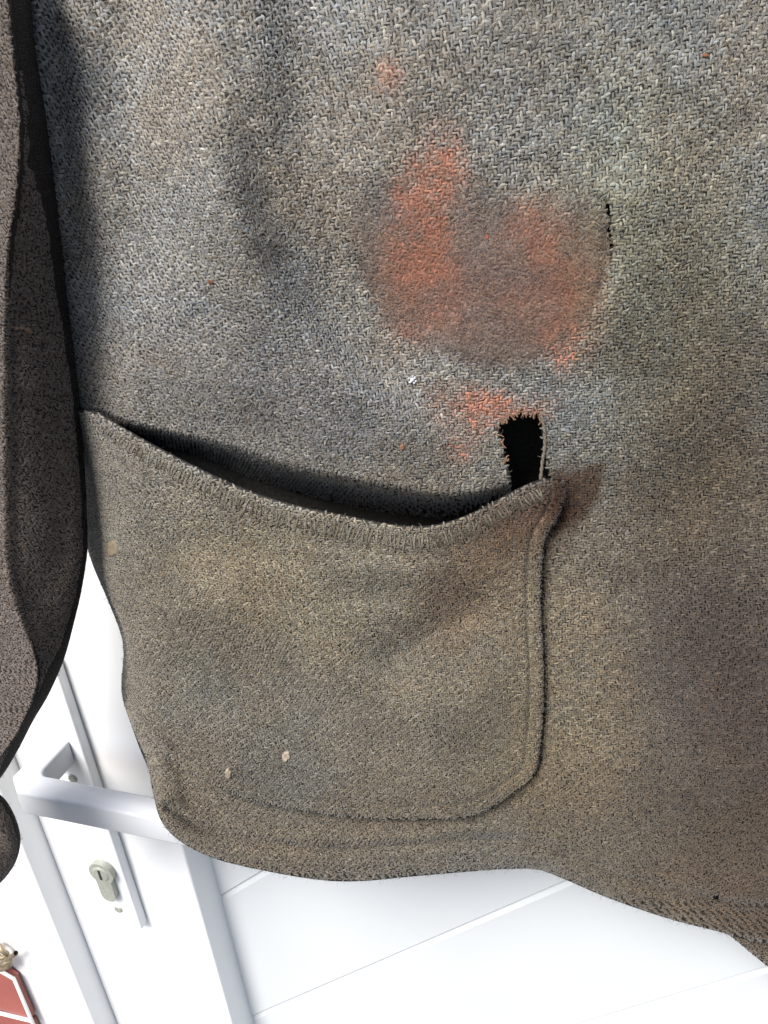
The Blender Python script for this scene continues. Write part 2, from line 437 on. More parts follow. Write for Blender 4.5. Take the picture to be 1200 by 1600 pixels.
def make_sheet_mesh(name, top, bottom, left, right, nu, nv, off, mat, parent, tintm, ground=0.026, skirt=0.003, cut=None, felt=None, rust=None):
    """A cloth sheet spanning four edge curves (pixel directions), laid at its own distance."""
    T = catmull(top, nu) if len(top) != nu else top
    B = catmull(bottom, nu); Lc = catmull(left, nv); Rc = catmull(right, nv)
    s = np.linspace(0, 1, nu)[None, :, None]; t = np.linspace(0, 1, nv)[:, None, None]
    C = (1 - t) * T[None] + t * B[None] + (1 - s) * Lc[:, None] + s * Rc[:, None]
    C -= (1 - s) * (1 - t) * T[0] + s * (1 - t) * T[-1] + (1 - s) * t * B[0] + s * t * B[-1]
    x, y = C[..., 0], C[..., 1]
    d = base_depth(x, y) + sample(off, x, y)
    P = rays(x, y) * d[..., None]
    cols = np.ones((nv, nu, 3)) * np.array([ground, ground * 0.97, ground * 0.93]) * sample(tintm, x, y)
    if felt is not None: cols = cols * (1 + 3.0 * sample(felt, x, y)[..., None])
    if rust is not None:
        rk = np.clip(sample(rust, x, y) * 0.8, 0, .8)[..., None]; cols = cols * (1 - rk) + RED * .5 * rk
    idx = np.arange(nu * nv).reshape(nv, nu)
    q = np.stack([idx[:-1, :-1], idx[1:, :-1], idx[1:, 1:], idx[:-1, 1:]], -1).reshape(-1, 4)
    if cut is not None:
        cx = (x[:-1, :-1] + x[1:, 1:]) / 2; cy = (y[:-1, :-1] + y[1:, 1:]) / 2
        q = q[~(sample(cut.astype(float), cx, cy) > 0.5).ravel()]
    V = P.reshape(-1, 3); Cc = cols.reshape(-1, 3)
    # inner face: a second skin at cloth thickness, joined round the border
    ray = rays(x, y)
    V2 = (ray * (d + skirt)[..., None]).reshape(-1, 3); n0 = len(V)
    q2 = q[:, ::-1] + n0
    per = np.concatenate([idx[0, :], idx[1:, -1], idx[-1, -2::-1], idx[-2:0:-1, 0]])
    nx = np.roll(per, -1)
    q3 = np.stack([per, nx, nx + n0, per + n0], -1)
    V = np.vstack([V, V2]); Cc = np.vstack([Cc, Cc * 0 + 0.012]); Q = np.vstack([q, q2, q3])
    return mesh_obj(name, to_world(V), Q, mat, parent, True, Cc)

WOB1 = noise2(70, 51); WOB2 = noise2(60, 52)
NA, NC = 6, 5
_ta = np.linspace(-1, 1, NA); _tc = np.radians(np.linspace(-82, 82, NC))

def weave(name, off, ok, felt, tintm, rust, mat, parent, pitch=0.00096, x_ref=1000.0, xr=(-60, 1260), yr=(-40, 1560), bright=1.0, seed=1, H0=0.00046, ang=0.0):
    """Real twill: every float of yarn is its own arched strand, over two and under two."""
    r = np.random.default_rng(seed)
    Pm = position_map(off); Nm = normal_map(Pm)
    cx = np.array([xr[0], xr[1], xr[0], xr[1]]); cy = np.array([yr[0], yr[0], yr[1], yr[1]])
    uu, vv = px_to_uv(cx, cy)
    ca, sa = math.cos(ang), math.sin(ang)
    ar = uu * ca + vv * sa; br = -uu * sa + vv * ca
    ncol = int((ar.max() - ar.min()) / pitch) + 260; nrow = int((br.max() - br.min()) / pitch) + 4
    j = np.arange(nrow)
    rowv = br.min() + (j + 0.5) * pitch
    us = np.arange(ar.min() - 0.01, ar.max() + 0.01, 0.0005)
    A, Bv = np.meshgrid(us, rowv)
    x, y = uv_to_px(A * ca - Bv * sa, A * sa + Bv * ca)
    off_s = sample(off, x, y)
    P = rays(x, y) * (base_depth(x, y) + off_s)[..., None]
    ds = np.linalg.norm(np.diff(P, axis=1), axis=-1)
    okr = sample(ok.astype(float), x, y) > 0.3
    ds = np.where(okr[:, 1:] | okr[:, :-1], np.minimum(ds, 0.02), 0.0005)
    S = np.concatenate([np.zeros((nrow, 1)), np.cumsum(ds, 1)], 1)
    k0 = np.argmin(np.abs(us - px_to_uv(np.array(x_ref), np.array(800.))[0]))
    S = S - S[:, k0:k0 + 1]
    i = np.arange(-ncol, ncol)
    # smooth column drift between rows
    Ucell = np.stack([np.interp((i + 0.5) * pitch, S[k], us, left=np.nan, right=np.nan) for k in range(nrow)])
    ker = np.ones(7) / 7
    I, J = np.meshgrid(i, j)
    top_warp = ((I + J) % 4) < 2
    prev_warp = ((I + J - 1) % 4) < 2
    # warp float starts where the cell above is not warp on top (vertical float covers J, J+1)
    ws = top_warp & ~(((I + J - 1) % 4) < 2)
    fs = ~top_warp & (((I + J - 1) % 4) < 2)
    yarn_w = r.normal(0, 1, len(i)); yarn_f = r.normal(0, 1, nrow)
    wob_w = np.cumsum(r.normal(0, .05, (nrow, len(i))), 0); wob_w -= wob_w.mean(0)
    verts = []; cols = []; cnt = 0
    rows_u = Ucell
    for kind, sel in ((0, ws), (1, fs)):
        jj, ii = np.nonzero(sel)
        if kind == 0:
            j2 = np.minimum(jj + 1, nrow - 1)
            a0 = 0.5 * (rows_u[jj, ii] + rows_u[j2, ii]); b0 = rowv[jj] + pitch * 0.5
            a_w = np.abs(rows_u[jj, np.minimum(ii + 1, len(i) - 1)] - rows_u[jj, ii])
            la, wa = np.full(len(jj), pitch), a_w
        else:
            i2 = np.minimum(ii + 1, len(i) - 1)
            a0 = 0.5 * (rows_u[jj, ii] + rows_u[jj, i2]); b0 = rowv[jj]
            a_w = np.abs(rows_u[jj, i2] - rows_u[jj, ii])
            la, wa = a_w, np.full(len(jj), pitch)
        good = np.isfinite(a0) & np.isfinite(a_w)
        jj, ii, a0, b0, la, wa = [q[good] for q in (jj, ii, a0, b0, la, wa)]
        a0 = a0 + pitch * 1.6 * (sample(WOB1, *uv_to_px(a0, b0)) - .5); b0 = b0 + pitch * 1.6 * (sample(WOB2, *uv_to_px(a0, b0)) - .5)
        x, y = uv_to_px(a0 * ca - b0 * sa, a0 * sa + b0 * ca)
        k = (sample(ok.astype(float), x, y) > 0.55) & (x > xr[0]) & (x < xr[1]) & (y > yr[0]) & (y < yr[1])
        jj, ii, a0, b0, la, wa, x, y = [q[k] for q in (jj, ii, a0, b0, la, wa, x, y)]
        n = len(jj)
        ft = sample(felt, x, y)
        # jitter of place, length, width, lean
        sig = (0.11 + 0.13 * ft)
        a0 = a0 + r.normal(0, 1, n) * sig * (wa if kind == 0 else la); b0 = b0 + r.normal(0, 1, n) * sig * (la if kind == 0 else wa)
        hl = la * (1.34 + r.normal(0, .16, n)) * (1 - 0.28 * ft)
        hw = wa * (0.44 + r.normal(0, .075, n)) * (1 + 0.05 * (yarn_w[ii] if kind == 0 else yarn_f[jj]))
        lean = r.normal(0, 1, n) * (0.13 + 0.22 * ft) + np.where(kind == 0, -0.24 + 0.18 * sstep(300, 800, x), -0.10)
        H = H0 * (1 + r.normal(0, .16, n)) * (1 - 0.35 * ft)
        bend = r.normal(0, .10, n)
        T = _ta[None, :, None]; CA = _tc[None, None, :]
        wid = hw[:, None, None] * np.sqrt(np.clip(1 - 0.72 * T ** 2, 0.05, 1))
        al = hl[:, None, None] * T + 0 * CA
        ac = wid * np.sin(CA) + bend[:, None, None] * hl[:, None, None] * (T ** 2 - 0.4)
        hh = H[:, None, None] * (1.25 * np.cos(T * 1.35) - 0.42) + (wid * 0.75) * (np.cos(CA) - 0.55)
        cl, sl = np.cos(lean)[:, None, None], np.sin(lean)[:, None, None]
        if kind == 0: da = ac * cl - al * sl; dbv = al * cl + ac * sl
        else: da = al * cl - ac * sl; dbv = ac * cl + al * sl
        A2 = a0[:, None, None] + da; B2 = b0[:, None, None] + dbv
        xx, yy = uv_to_px(A2 * ca - B2 * sa, A2 * sa + B2 * ca)
        Pv = sample(Pm, xx, yy) + sample(Nm, xx, yy) * hh[..., None]
        pc = PALETTE[r.choice(len(PALETTE), n, p=PWEIGHT)]
        mean = (PALETTE * PWEIGHT[:, None]).sum(0)
        mixk = (0.66 + 0.18 * ft)[:, None]
        pc = pc * (1 - mixk) + mean * mixk
        pc = pc * bright * np.exp(r.normal(0, .15, n))[:, None] * (1.0 if kind == 0 else 1.06)
        rn = r.random(n)
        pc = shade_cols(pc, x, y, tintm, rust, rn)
        verts.append(Pv.reshape(-1, 3)); cols.append(np.repeat(pc, NA * NC, 0)); cnt += n
    V = np.vstack(verts); Cc = np.vstack(cols)
    loc = np.arange(NA * NC).reshape(NA, NC)
    q = np.stack([loc[:-1, :-1], loc[1:, :-1], loc[1:, 1:], loc[:-1, 1:]], -1).reshape(-1, 4)
    Q = (np.arange(cnt)[:, None, None] * (NA * NC) + q[None]).reshape(-1, 4)
    o = mesh_obj(name, to_world(V), Q, mat, parent, True, Cc)
    o['kind'] = 'stuff'
    print(name, 'floats', cnt)
    return o

def fuzz(name, off, ok, dens, tintm, rust, mat, parent, n, xr=(-40, 1240), yr=(-30, 1560), seed=3, bright=1.0, length=(0.0010, 0.0034), rad=0.000035, lift=0.0004):
    """Loose wool fibres lying on the nap."""
    r = np.random.default_rng(seed)
    Pm = position_map(off); Nm = normal_map(Pm)
    x = r.uniform(xr[0], xr[1], n * 3); y = r.uniform(yr[0], yr[1], n * 3)
    k = (sample(ok.astype(float), x, y) > 0.6) & (r.random(len(x)) < sample(dens, x, y))
    x = x[k][:n]; y = y[k][:n]; n = len(x)
    K = 5
    ang = r.uniform(0, 2 * np.pi, n); curl = r.normal(0, 1.3, n)
    Ln = r.uniform(length[0], length[1], n) * F / sample(BASEZ, x, y)
    t = np.linspace(0, 1, K)[None]
    a = ang[:, None] + curl[:, None] * t
    xx = x[:, None] + np.cumsum(np.cos(a) * Ln[:, None] / K, 1); yy = y[:, None] + np.cumsum(np.sin(a) * Ln[:, None] / K, 1)
    h = 0.00035 + lift * r.random(n)[:, None] ** 2 * np.sin(np.pi * np.clip(t * r.uniform(.5, 1.0, n)[:, None] + .05, 0, 1)) + r.random(n)[:, None] * 0.0003
    P = to_world(sample(Pm, xx, yy) + sample(Nm, xx, yy) * h[..., None])
    pc = PALETTE[r.choice(len(PALETTE), n, p=np.array([.40, .14, .18, .12, .06, .10]))]
    pc = shade_cols(pc * bright, x, y, tintm, rust, r.random(n))
    cu = bpy.data.hair_curves.new(name)
    cu.add_curves([K] * n)
    cu.attributes['position'].data.foreach_set('vector', P.astype(np.float32).ravel())
    ra = cu.attributes.get('radius') or cu.attributes.new('radius', 'FLOAT', 'POINT')
    rr = (rad * r.uniform(.6, 1.4, n)[:, None] * np.array([1, 1, 1, .8, .4])[None]).astype(np.float32)
    ra.data.foreach_set('value', rr.ravel())
    ca = cu.attributes.new('Col', 'FLOAT_COLOR', 'POINT')
    c4 = np.ones((n, K, 4), np.float32); c4[..., :3] = pc[:, None]
    ca.data.foreach_set('color', c4.ravel())
    cu.materials.append(mat)
    o = bpy.data.objects.new(name, cu); COL.objects.link(o); o.parent = parent; o['kind'] = 'stuff'
    return o

# ------------------------------------------------------------------ door behind
DL = np.array([-3812., -187., 1200.]); DL -= (DL @ g) * g; DL /= np.linalg.norm(DL)
DR = -DL
DN = np.cross(g, DL); DN /= np.linalg.norm(DN)
if DN[2] > 0: DN = -DN
ZD = 0.55
DO = rays(np.array(165.), np.array(1370.)) * ZD       # keyhole on the stile face

def door_rg(x, y, lift=0.0):
    r = rays(np.array(float(x)), np.array(float(y)))
    z = ((DO + DN * lift) @ DN) / (r @ DN)
    p = r * z - DO
    return float(p @ DR), float(p @ g)

def dpt(r, gg, l):
    return DO + DR * r + g * gg + DN * l

DM = Matrix([[*dir_world(DR)], [*dir_world(-g)], [*dir_world(DN)]]).transposed().to_4x4()
DM.translation = Vector(to_world(DO))
# door local axes: x right along the leaf, y up, z out of the leaf

m_white = plain_mat("white_lacquer", (0.80, 0.80, 0.79), 0.35, 0, 0.5, 0.02, 12, 0.05, 300)
m_panel = plain_mat("white_board", (0.50, 0.52, 0.53), 0.38, 0, 0.5, 0.02, 9, 0.06, 250)
m_handle = plain_mat("white_coated_metal", (0.72, 0.73, 0.74), 0.3, 0, 0.5, 0.03, 40, 0.04, 500)
m_lever = plain_mat("pale_grey_metal", (0.47, 0.48, 0.50), 0.35, 0, 0.5, 0.03, 40, 0.04, 500)
m_cyl = plain_mat("nickel", (0.33, 0.34, 0.29), 0.4, 0.25, 0.5, 0.12, 300, 0.1, 900)
m_dark = plain_mat("dark_slot", (0.03, 0.03, 0.03), 0.6, 0, 0.2)
m_red = plain_mat("red_enamel", (0.27, 0.075, 0.058), 0.45, 0, 0.5, 0.08, 30, 0.05, 200)
m_cream = plain_mat("white_trim", (0.78, 0.74, 0.72), 0.5)
m_wire = plain_mat("aged_brass_wire", (0.30, 0.24, 0.16), 0.45, 0.7, 0.5, 0.3, 200)

def dbox(name, r0, r1, g0, g1, l0, l1, mat, parent, bevel=0.0012, seg=3):
    bm = bmesh.new(); bmesh.ops.create_cube(bm, size=1.0)
    for v in bm.verts:
        v.co = Vector(((r0 + r1) / 2 + v.co.x * (r1 - r0), -((g0 + g1) / 2) + v.co.y * (g1 - g0), (l0 + l1) / 2 + v.co.z * (l1 - l0)))
    if bevel: bmesh.ops.bevel(bm, geom=list(bm.edges), offset=bevel, segments=seg, profile=0.5, affect='EDGES')
    o = bm_obj(name, bm, mat, parent, smooth=False)
    for p in o.data.polygons: p.use_smooth = True
    o.data.set_sharp_from_angle(angle=math.radians(40)) if hasattr(o.data, 'set_sharp_from_angle') else None
    return o

door = bpy.data.objects.new("door", None); COL.objects.link(door); door.matrix_world = DM
door['label'] = "white panelled door with diagonal boards and lever handle behind the jacket"; door['category'] = "door"

rS0, _ = door_rg(121, 1440)                 # foot of the step from frame to stile
rS1, _ = door_rg(326, 1470)                 # right edge of the stile face
# height of the frame over the stile, and of the stile over the panel, from the width of the step sides
def solve(x, y, r, lo, hi):
    for _ in range(50):
        mid = (lo + hi) / 2
        if door_rg(x, y, mid)[0] > r: lo = mid
        else: hi = mid
    return mid
def solve_lift(x, y, r):
    ls = np.linspace(-0.08, 0.08, 801)
    rs = np.array([door_rg(x, y, l)[0] for l in ls])
    return float(ls[np.argmin(np.abs(rs - r))])
H1 = solve_lift(90, 1460, rS0)
H2 = solve_lift(363, 1470, rS1)
rP1, gP1 = door_rg(222, 1453, 0.008)        # bottom right corner of the plate face
HP = 0.008
print('door', rS0, rS1, H1, H2, rP1, gP1)
ZB = float(to_world(DO)[2]) - 0.001
dbox("frame_post", rS0 - 0.075, rS0, -1.05, ZB, H1 - 0.05, H1, m_white, door, 0.0015)
dbox("stile", rS0 + 0.0005, rS1, -1.05, ZB, -0.045, 0.0, m_white, door, 0.0015)
# diagonal boards of the infill
a1 = door_rg(397, 1590, H2); a2 = door_rg(877, 1378, H2); b1 = door_rg(915, 1597, H2); b2 = door_rg(1200, 1513, H2)
c1 = door_rg(349, 1387, H2)
d1 = np.array(a2) - np.array(a1); d1 /= np.linalg.norm(d1)
d2 = np.array(b2) - np.array(b1); d2 /= np.linalg.norm(d2)
dd = d1 + d2; dd /= np.linalg.norm(dd)
nn = np.array([-dd[1], dd[0]])
if nn[1] < 0: nn = -nn
ka = np.array(a1) @ nn * .5 + np.array(a2) @ nn * .5; kb = np.array(b1) @ nn * .5 + np.array(b2) @ nn * .5; kc = np.array(c1) @ nn
print('boards', d1, d2, ka, kb, kc, 'angle', math.degrees(math.atan2(dd[1], dd[0])))
SPC = (kb - ka)
bang = math.atan2(-dd[1], dd[0])
board_me = None
for q in range(-5, 4):
    lo = ka + q * SPC; wd = SPC - 0.0004
    if board_me is None:
        Lh = 0.62; th = 0.012; bv = 0.0035; bd = 0.0012
        prof = [(-wd / 2, -th), (wd / 2, -th), (wd / 2, -bd), (wd / 2 - bv * .25, -bd * .9), (wd / 2 - bv, 0), (-wd / 2 + 0.0012, 0), (-wd / 2, -0.0008)]
        bm = bmesh.new()
        va = [bm.verts.new((-Lh, p[0], p[1])) for p in prof]; vb = [bm.verts.new((Lh, p[0], p[1])) for p in prof]
        for k in range(len(prof)):
            bm.faces.new((va[k], va[(k + 1) % len(prof)], vb[(k + 1) % len(prof)], vb[k]))
        bm.faces.new(va[::-1]); bm.faces.new(vb)
        bmesh.ops.recalc_face_normals(bm, faces=bm.faces)
        b = bm_obj("board", bm, m_panel, door); board_me = b.data
    else:
        b = bpy.data.objects.new("board", board_me); COL.objects.link(b); b.parent = door
    ctr = nn * (lo + SPC / 2) + dd * (rS1 + 0.25)
    b.rotation_euler = (0, 0, bang); b.location = (ctr[0], -ctr[1], H2)

# handle plate with its screws and lock cylinder
PW = 0.030
plate = dbox("handle_plate", rP1 - PW, rP1, gP1 - 0.236, gP1, 0.0006, HP, m_handle, door, 0.0010)
pc = rP1 - PW / 2
def disc(name, r, gg, l, rad, h, mat, parent, seg=24, slot=True):
    bm = bmesh.new(); bmesh.ops.create_cone(bm, cap_ends=True, segments=seg, radius1=rad, radius2=rad * .8, depth=h)
    bmesh.ops.translate(bm, verts=bm.verts, vec=(r, -gg, l + h / 2))
    return bm_obj(name, bm, mat, parent)
rs, gs = door_rg(188, 1421, HP); disc("screw", pc, gs, HP, 0.0034, 0.0009, m_cyl, plate)
rs2, gs2 = door_rg(121, 1217, HP); disc("screw", pc, gs2, HP, 0.0034, 0.0012, m_cyl, plate)
# euro profile cylinder
kr, kg = door_rg(161, 1357, HP)
bm = bmesh.new(); R1 = 0.0095; R2 = 0.0058; LH = 0.0275
pts = []
for k in range(25):
    a = math.radians(-50 + 280 * k / 24); pts.append((math.cos(a) * R1, math.sin(a) * R1))
for k in range(13):
    a = math.radians(180 + 180 * k / 12); pts.append((math.cos(a) * R2, -(LH - R2) + math.sin(a) * R2))
f0 = [bm.verts.new((pc + p[0], -kg + p[1], HP - 0.002)) for p in pts]; f1 = [bm.verts.new((pc + p[0], -kg + p[1], HP + 0.0045)) for p in pts]
for k in range(len(pts)): bm.faces.new((f0[k], f0[(k + 1) % len(pts)], f1[(k + 1) % len(pts)], f1[k]))
bm.faces.new(f1); bmesh.ops.recalc_face_normals(bm, faces=bm.faces)
cyl = bm_obj("lock_cylinder", bm, m_cyl, plate)
disc("key_plug", pc, kg, HP + 0.0045, 0.0068, 0.0008, m_cyl, plate)
dbox("keyway", pc - 0.0009, pc + 0.0009, kg - 0.0045, kg + 0.0045, HP + 0.0050, HP + 0.0056, m_dark, plate, 0)
# square lever: stands out of the plate, then runs to the right
lr, lg = door_rg(103, 1172, HP)
SO = 0.044; TH = 0.015; LEN = 0.150; HG = 0.0088
poly = [(-TH / 2, 0), (TH / 2, 0), (TH / 2, SO - TH - 0.006)]
for k in range(1, 7):
    a = math.pi - (math.pi / 2) * k / 6
    poly.append((TH / 2 + 0.006 + 0.006 * math.cos(a), SO - TH - 0.006 + 0.006 * math.sin(a)))
poly += [(LEN - 0.004, SO - TH + 0.001), (LEN, SO - TH + 0.006), (LEN, SO - 0.004), (LEN - 0.004, SO), (-TH / 2 + 0.012, SO), (-TH / 2, SO - 0.010)]
bm = bmesh.new()
u0 = [bm.verts.new((pc + p[0], -lg - HG, HP + p[1])) for p in poly]; u1 = [bm.verts.new((pc + p[0], -lg + HG, HP + p[1])) for p in poly]
for k in range(len(poly)): bm.faces.new((u0[k], u0[(k + 1) % len(poly)], u1[(k + 1) % len(poly)], u1[k]))
bm.faces.new(u0[::-1]); bm.faces.new(u1); bmesh.ops.recalc_face_normals(bm, faces=bm.faces)
bmesh.ops.bevel(bm, geom=[e for e in bm.edges if len(e.link_faces) == 2 and e.calc_face_angle(0) > 0.6], offset=0.0018, segments=3, profile=0.5, affect='EDGES')
lev = bm_obj("lever", bm, m_lever, door, smooth=True)
if hasattr(lev.data, 'set_sharp_from_angle'): lev.data.set_sharp_from_angle(angle=math.radians(35))

# red hanging ornament on the frame
rr0, gg0 = door_rg(2, 1545, H1 + 0.006)
orn = bpy.data.objects.new("hanging_ornament", None); COL.objects.link(orn)
orn.matrix_world = DM @ Matrix.Translation(Vector((rr0, -gg0, H1)))
orn['label'] = "red ornament with white edging hanging from a wire loop on the door frame"; orn['category'] = "ornament"
def opoly(name, pts, l0, l1, mat, parent, bev=0.0006):
    bm = bmesh.new()
    w0 = [bm.verts.new((p[0], p[1], l0)) for p in pts]; w1 = [bm.verts.new((p[0], p[1], l1)) for p in pts]
    for k in range(len(pts)): bm.faces.new((w0[k], w0[(k + 1) % len(pts)], w1[(k + 1) % len(pts)], w1[k]))
    bm.faces.new(w0[::-1]); bm.faces.new(w1); bmesh.ops.recalc_face_normals(bm, faces=bm.faces)
    if bev: bmesh.ops.bevel(bm, geom=list(bm.edges), offset=bev, segments=2, profile=0.5, affect='EDGES')
    return bm_obj(name, bm, mat, parent)
def loc(x, y):
    a, b = door_rg(x, y, H1 + 0.008); return (a - rr0, -(b - gg0))
roof = [loc(-60, 1482), loc(2, 1520), loc(20, 1532), loc(47, 1594), loc(0, 1581), loc(-60, 1562)]
opoly("red_face", roof, 0.001, 0.007, m_red, orn)
roof2 = [loc(-60, 1568), loc(0, 1587), loc(47, 1600), loc(70, 1650), loc(60, 1720), loc(-60, 1700)]
opoly("lower_face", roof2, 0.001, 0.007, m_red, orn)
def tube(name, pts, rad, mat, parent, seg=8, closed=False, worldspace=False):
    cu = bpy.data.curves.new(name, 'CURVE'); cu.dimensions = '3D'; cu.bevel_depth = rad; cu.bevel_resolution = 2
    sp = cu.splines.new('POLY'); sp.points.add(len(pts) - 1)
    for k, p in enumerate(pts): sp.points[k].co = (*p, 1)
    sp.use_cyclic_u = closed
    o = bpy.data.objects.new(name, cu); COL.objects.link(o)
    dg = bpy.context.evaluated_depsgraph_get()
    me = bpy.data.meshes.new_from_object(o.evaluated_get(dg)); me.name = name
    bpy.data.objects.remove(o); bpy.data.curves.remove(cu)
    me.materials.clear(); me.materials.append(mat)
    for p in me.polygons: p.use_smooth = True
    o = bpy.data.objects.new(name, me); COL.objects.link(o)
    if parent: o.parent = parent
    return o
edge = [loc(-60, 1480), loc(0, 1518), loc(21, 1530), loc(49, 1596), loc(72, 1650), loc(62, 1720)]
tube("white_edging", [(p[0], p[1], 0.0075) for p in edge], 0.0014, m_cream, orn)
edge = [loc(-60, 1565), loc(0, 1584), loc(49, 1596)]
tube("white_edging", [(p[0], p[1], 0.0075) for p in edge], 0.0016, m_cream, orn)
c0 = loc(-4, 1490); cr = 0.0062
tube("wire_loop", [(c0[0] + cr * math.cos(a), c0[1] + cr * math.sin(a), 0.006 + 0.001 * math.sin(3 * a)) for a in np.linspace(0, 2 * math.pi, 24, endpoint=False)], 0.0018, m_wire, orn, closed=True)
kn = [loc(-20, 1500), loc(-6, 1506), loc(8, 1506), loc(16, 1500), loc(14, 1508), loc(4, 1513), loc(-10, 1514)]
tube("wire_knot", [(p[0], p[1], 0.008) for p in kn], 0.0024, m_wire, orn)
kn = [loc(10, 1500), loc(18, 1495), loc(25, 1489)]
tube("wire_end", [(p[0], p[1], 0.008) for p in kn], 0.0018, m_wire, orn)

bm = bmesh.new(); bmesh.ops.create_grid(bm, x_segments=1, y_segments=1, size=3.0)
added_floor = bm_obj("added_floor", bm, plain_mat("added_dark_floor", (0.12, 0.115, 0.11), 0.7, 0, 0.3, 0.12, 3.0), None); added_floor['kind'] = 'structure'  # unseen floor added for bounce light, kept dark to dim the pocket recess

# ------------------------------------------------------------------ jacket
jacket = bpy.data.objects.new("jacket", None); COL.objects.link(jacket)
jacket['label'] = "worn grey-brown tweed wool jacket with rust stains, a torn hole and a gaping patch pocket"; jacket['category'] = "jacket"
m_wool = wool_mat("tweed_yarn"); m_ground = wool_mat("wool_ground", 900, 0.6, 1.4, 0.0); m_fuzz = wool_mat("wool_fibre", 1500, 0.8, 1.2, 0.2)
m_stitch = None

right_edge = [(1310, -80), (1310, 400), (1310, 900), (1310, 1490)]
top_edge = [(28, -80), (400, -80), (900, -80), (1310, -80)]
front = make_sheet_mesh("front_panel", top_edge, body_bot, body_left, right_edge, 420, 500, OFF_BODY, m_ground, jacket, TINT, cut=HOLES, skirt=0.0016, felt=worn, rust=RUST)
back = make_sheet_mesh("back_panel", [(115, -80), (500, -80), (900, -80), (1310, -80)], bk_bot, [(115, -80), (140, 200), (170, 500), (195, 760), (235, 900), (265, 1000)], [(1310, -80), (1310, 500), (1310, 1100), (1310, 1600)], 120, 140, OFF_BK, m_ground, jacket, TINT, skirt=0.002)
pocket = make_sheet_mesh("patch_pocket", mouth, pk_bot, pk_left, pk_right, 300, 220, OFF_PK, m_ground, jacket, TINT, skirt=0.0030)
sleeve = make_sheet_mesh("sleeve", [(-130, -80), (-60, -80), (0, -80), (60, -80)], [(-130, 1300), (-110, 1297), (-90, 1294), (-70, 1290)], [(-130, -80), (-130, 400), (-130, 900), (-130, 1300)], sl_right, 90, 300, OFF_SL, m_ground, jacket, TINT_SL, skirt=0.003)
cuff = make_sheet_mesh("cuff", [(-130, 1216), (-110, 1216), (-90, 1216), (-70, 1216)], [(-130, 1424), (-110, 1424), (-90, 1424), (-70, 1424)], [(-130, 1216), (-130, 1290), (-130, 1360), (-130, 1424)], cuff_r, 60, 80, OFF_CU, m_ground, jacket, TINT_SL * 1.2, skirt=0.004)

under_pocket = (sd_pk > 8) & (PY > mouth_y + 14)
ok_body = (sd_body > 1.5) & ~under_pocket & ~((d_seam < np.where(PY < 1215, 4.2, -1)) & (sd_pk < 2)) & ~((dm < 30) & (PX > 185) & (PX < 780) & (rng.random(PX.shape) > sstep(0.05, -0.45, dm / rim) + 0.0 * PX)) & ~((sd_hole > -1) | (d_slit < slit_w) | (sd_small > -1))  # yarn thinned at mouth and seam so dark ground stands in for shade
ok_pk = sd_pk > 1.0
ok_pkw = (sd_pk > 1.0) & (d_mouth > 2.5)
ok_pkf = (sd_pk > 3.0) & (d_mouth > 9)
ok_sl = (sd_sl > 1.0) & ~(sd_body > 24)
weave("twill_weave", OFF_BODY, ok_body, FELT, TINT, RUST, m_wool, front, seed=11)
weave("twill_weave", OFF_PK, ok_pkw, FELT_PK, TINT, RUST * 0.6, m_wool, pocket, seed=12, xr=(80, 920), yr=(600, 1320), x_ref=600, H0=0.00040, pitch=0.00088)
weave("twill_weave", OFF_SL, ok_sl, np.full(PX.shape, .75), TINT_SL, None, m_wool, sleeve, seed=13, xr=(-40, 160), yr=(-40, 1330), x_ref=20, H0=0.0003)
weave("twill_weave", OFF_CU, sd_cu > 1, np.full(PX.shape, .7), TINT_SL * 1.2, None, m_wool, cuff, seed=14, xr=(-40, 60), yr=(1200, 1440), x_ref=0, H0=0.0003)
weave("twill_weave", OFF_BK, (sd_bk > 1) & ~(sd_body > 25), np.full(PX.shape, .6), TINT * np.array([1.15, 1.1, 1.0]), None, m_wool, back, seed=15, xr=(1100, 1260), yr=(1430, 1600), x_ref=1180)

DENS = np.clip(0.20 + 0.9 * FELT, 0, 1)
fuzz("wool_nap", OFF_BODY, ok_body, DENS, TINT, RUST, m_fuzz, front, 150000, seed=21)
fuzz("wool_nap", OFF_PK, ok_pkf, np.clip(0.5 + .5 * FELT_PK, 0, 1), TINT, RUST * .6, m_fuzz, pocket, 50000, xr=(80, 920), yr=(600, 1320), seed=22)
fuzz("wool_nap", OFF_SL, ok_sl, np.ones(PX.shape), TINT_SL, None, m_fuzz, sleeve, 16000, xr=(-40, 160), yr=(-30, 1300), seed=23)
fuzz("wool_nap", OFF_CU, sd_cu > 1, np.ones(PX.shape), TINT_SL * 1.2, None, m_fuzz, cuff, 3000, xr=(-40, 60), yr=(1200, 1440), seed=24)

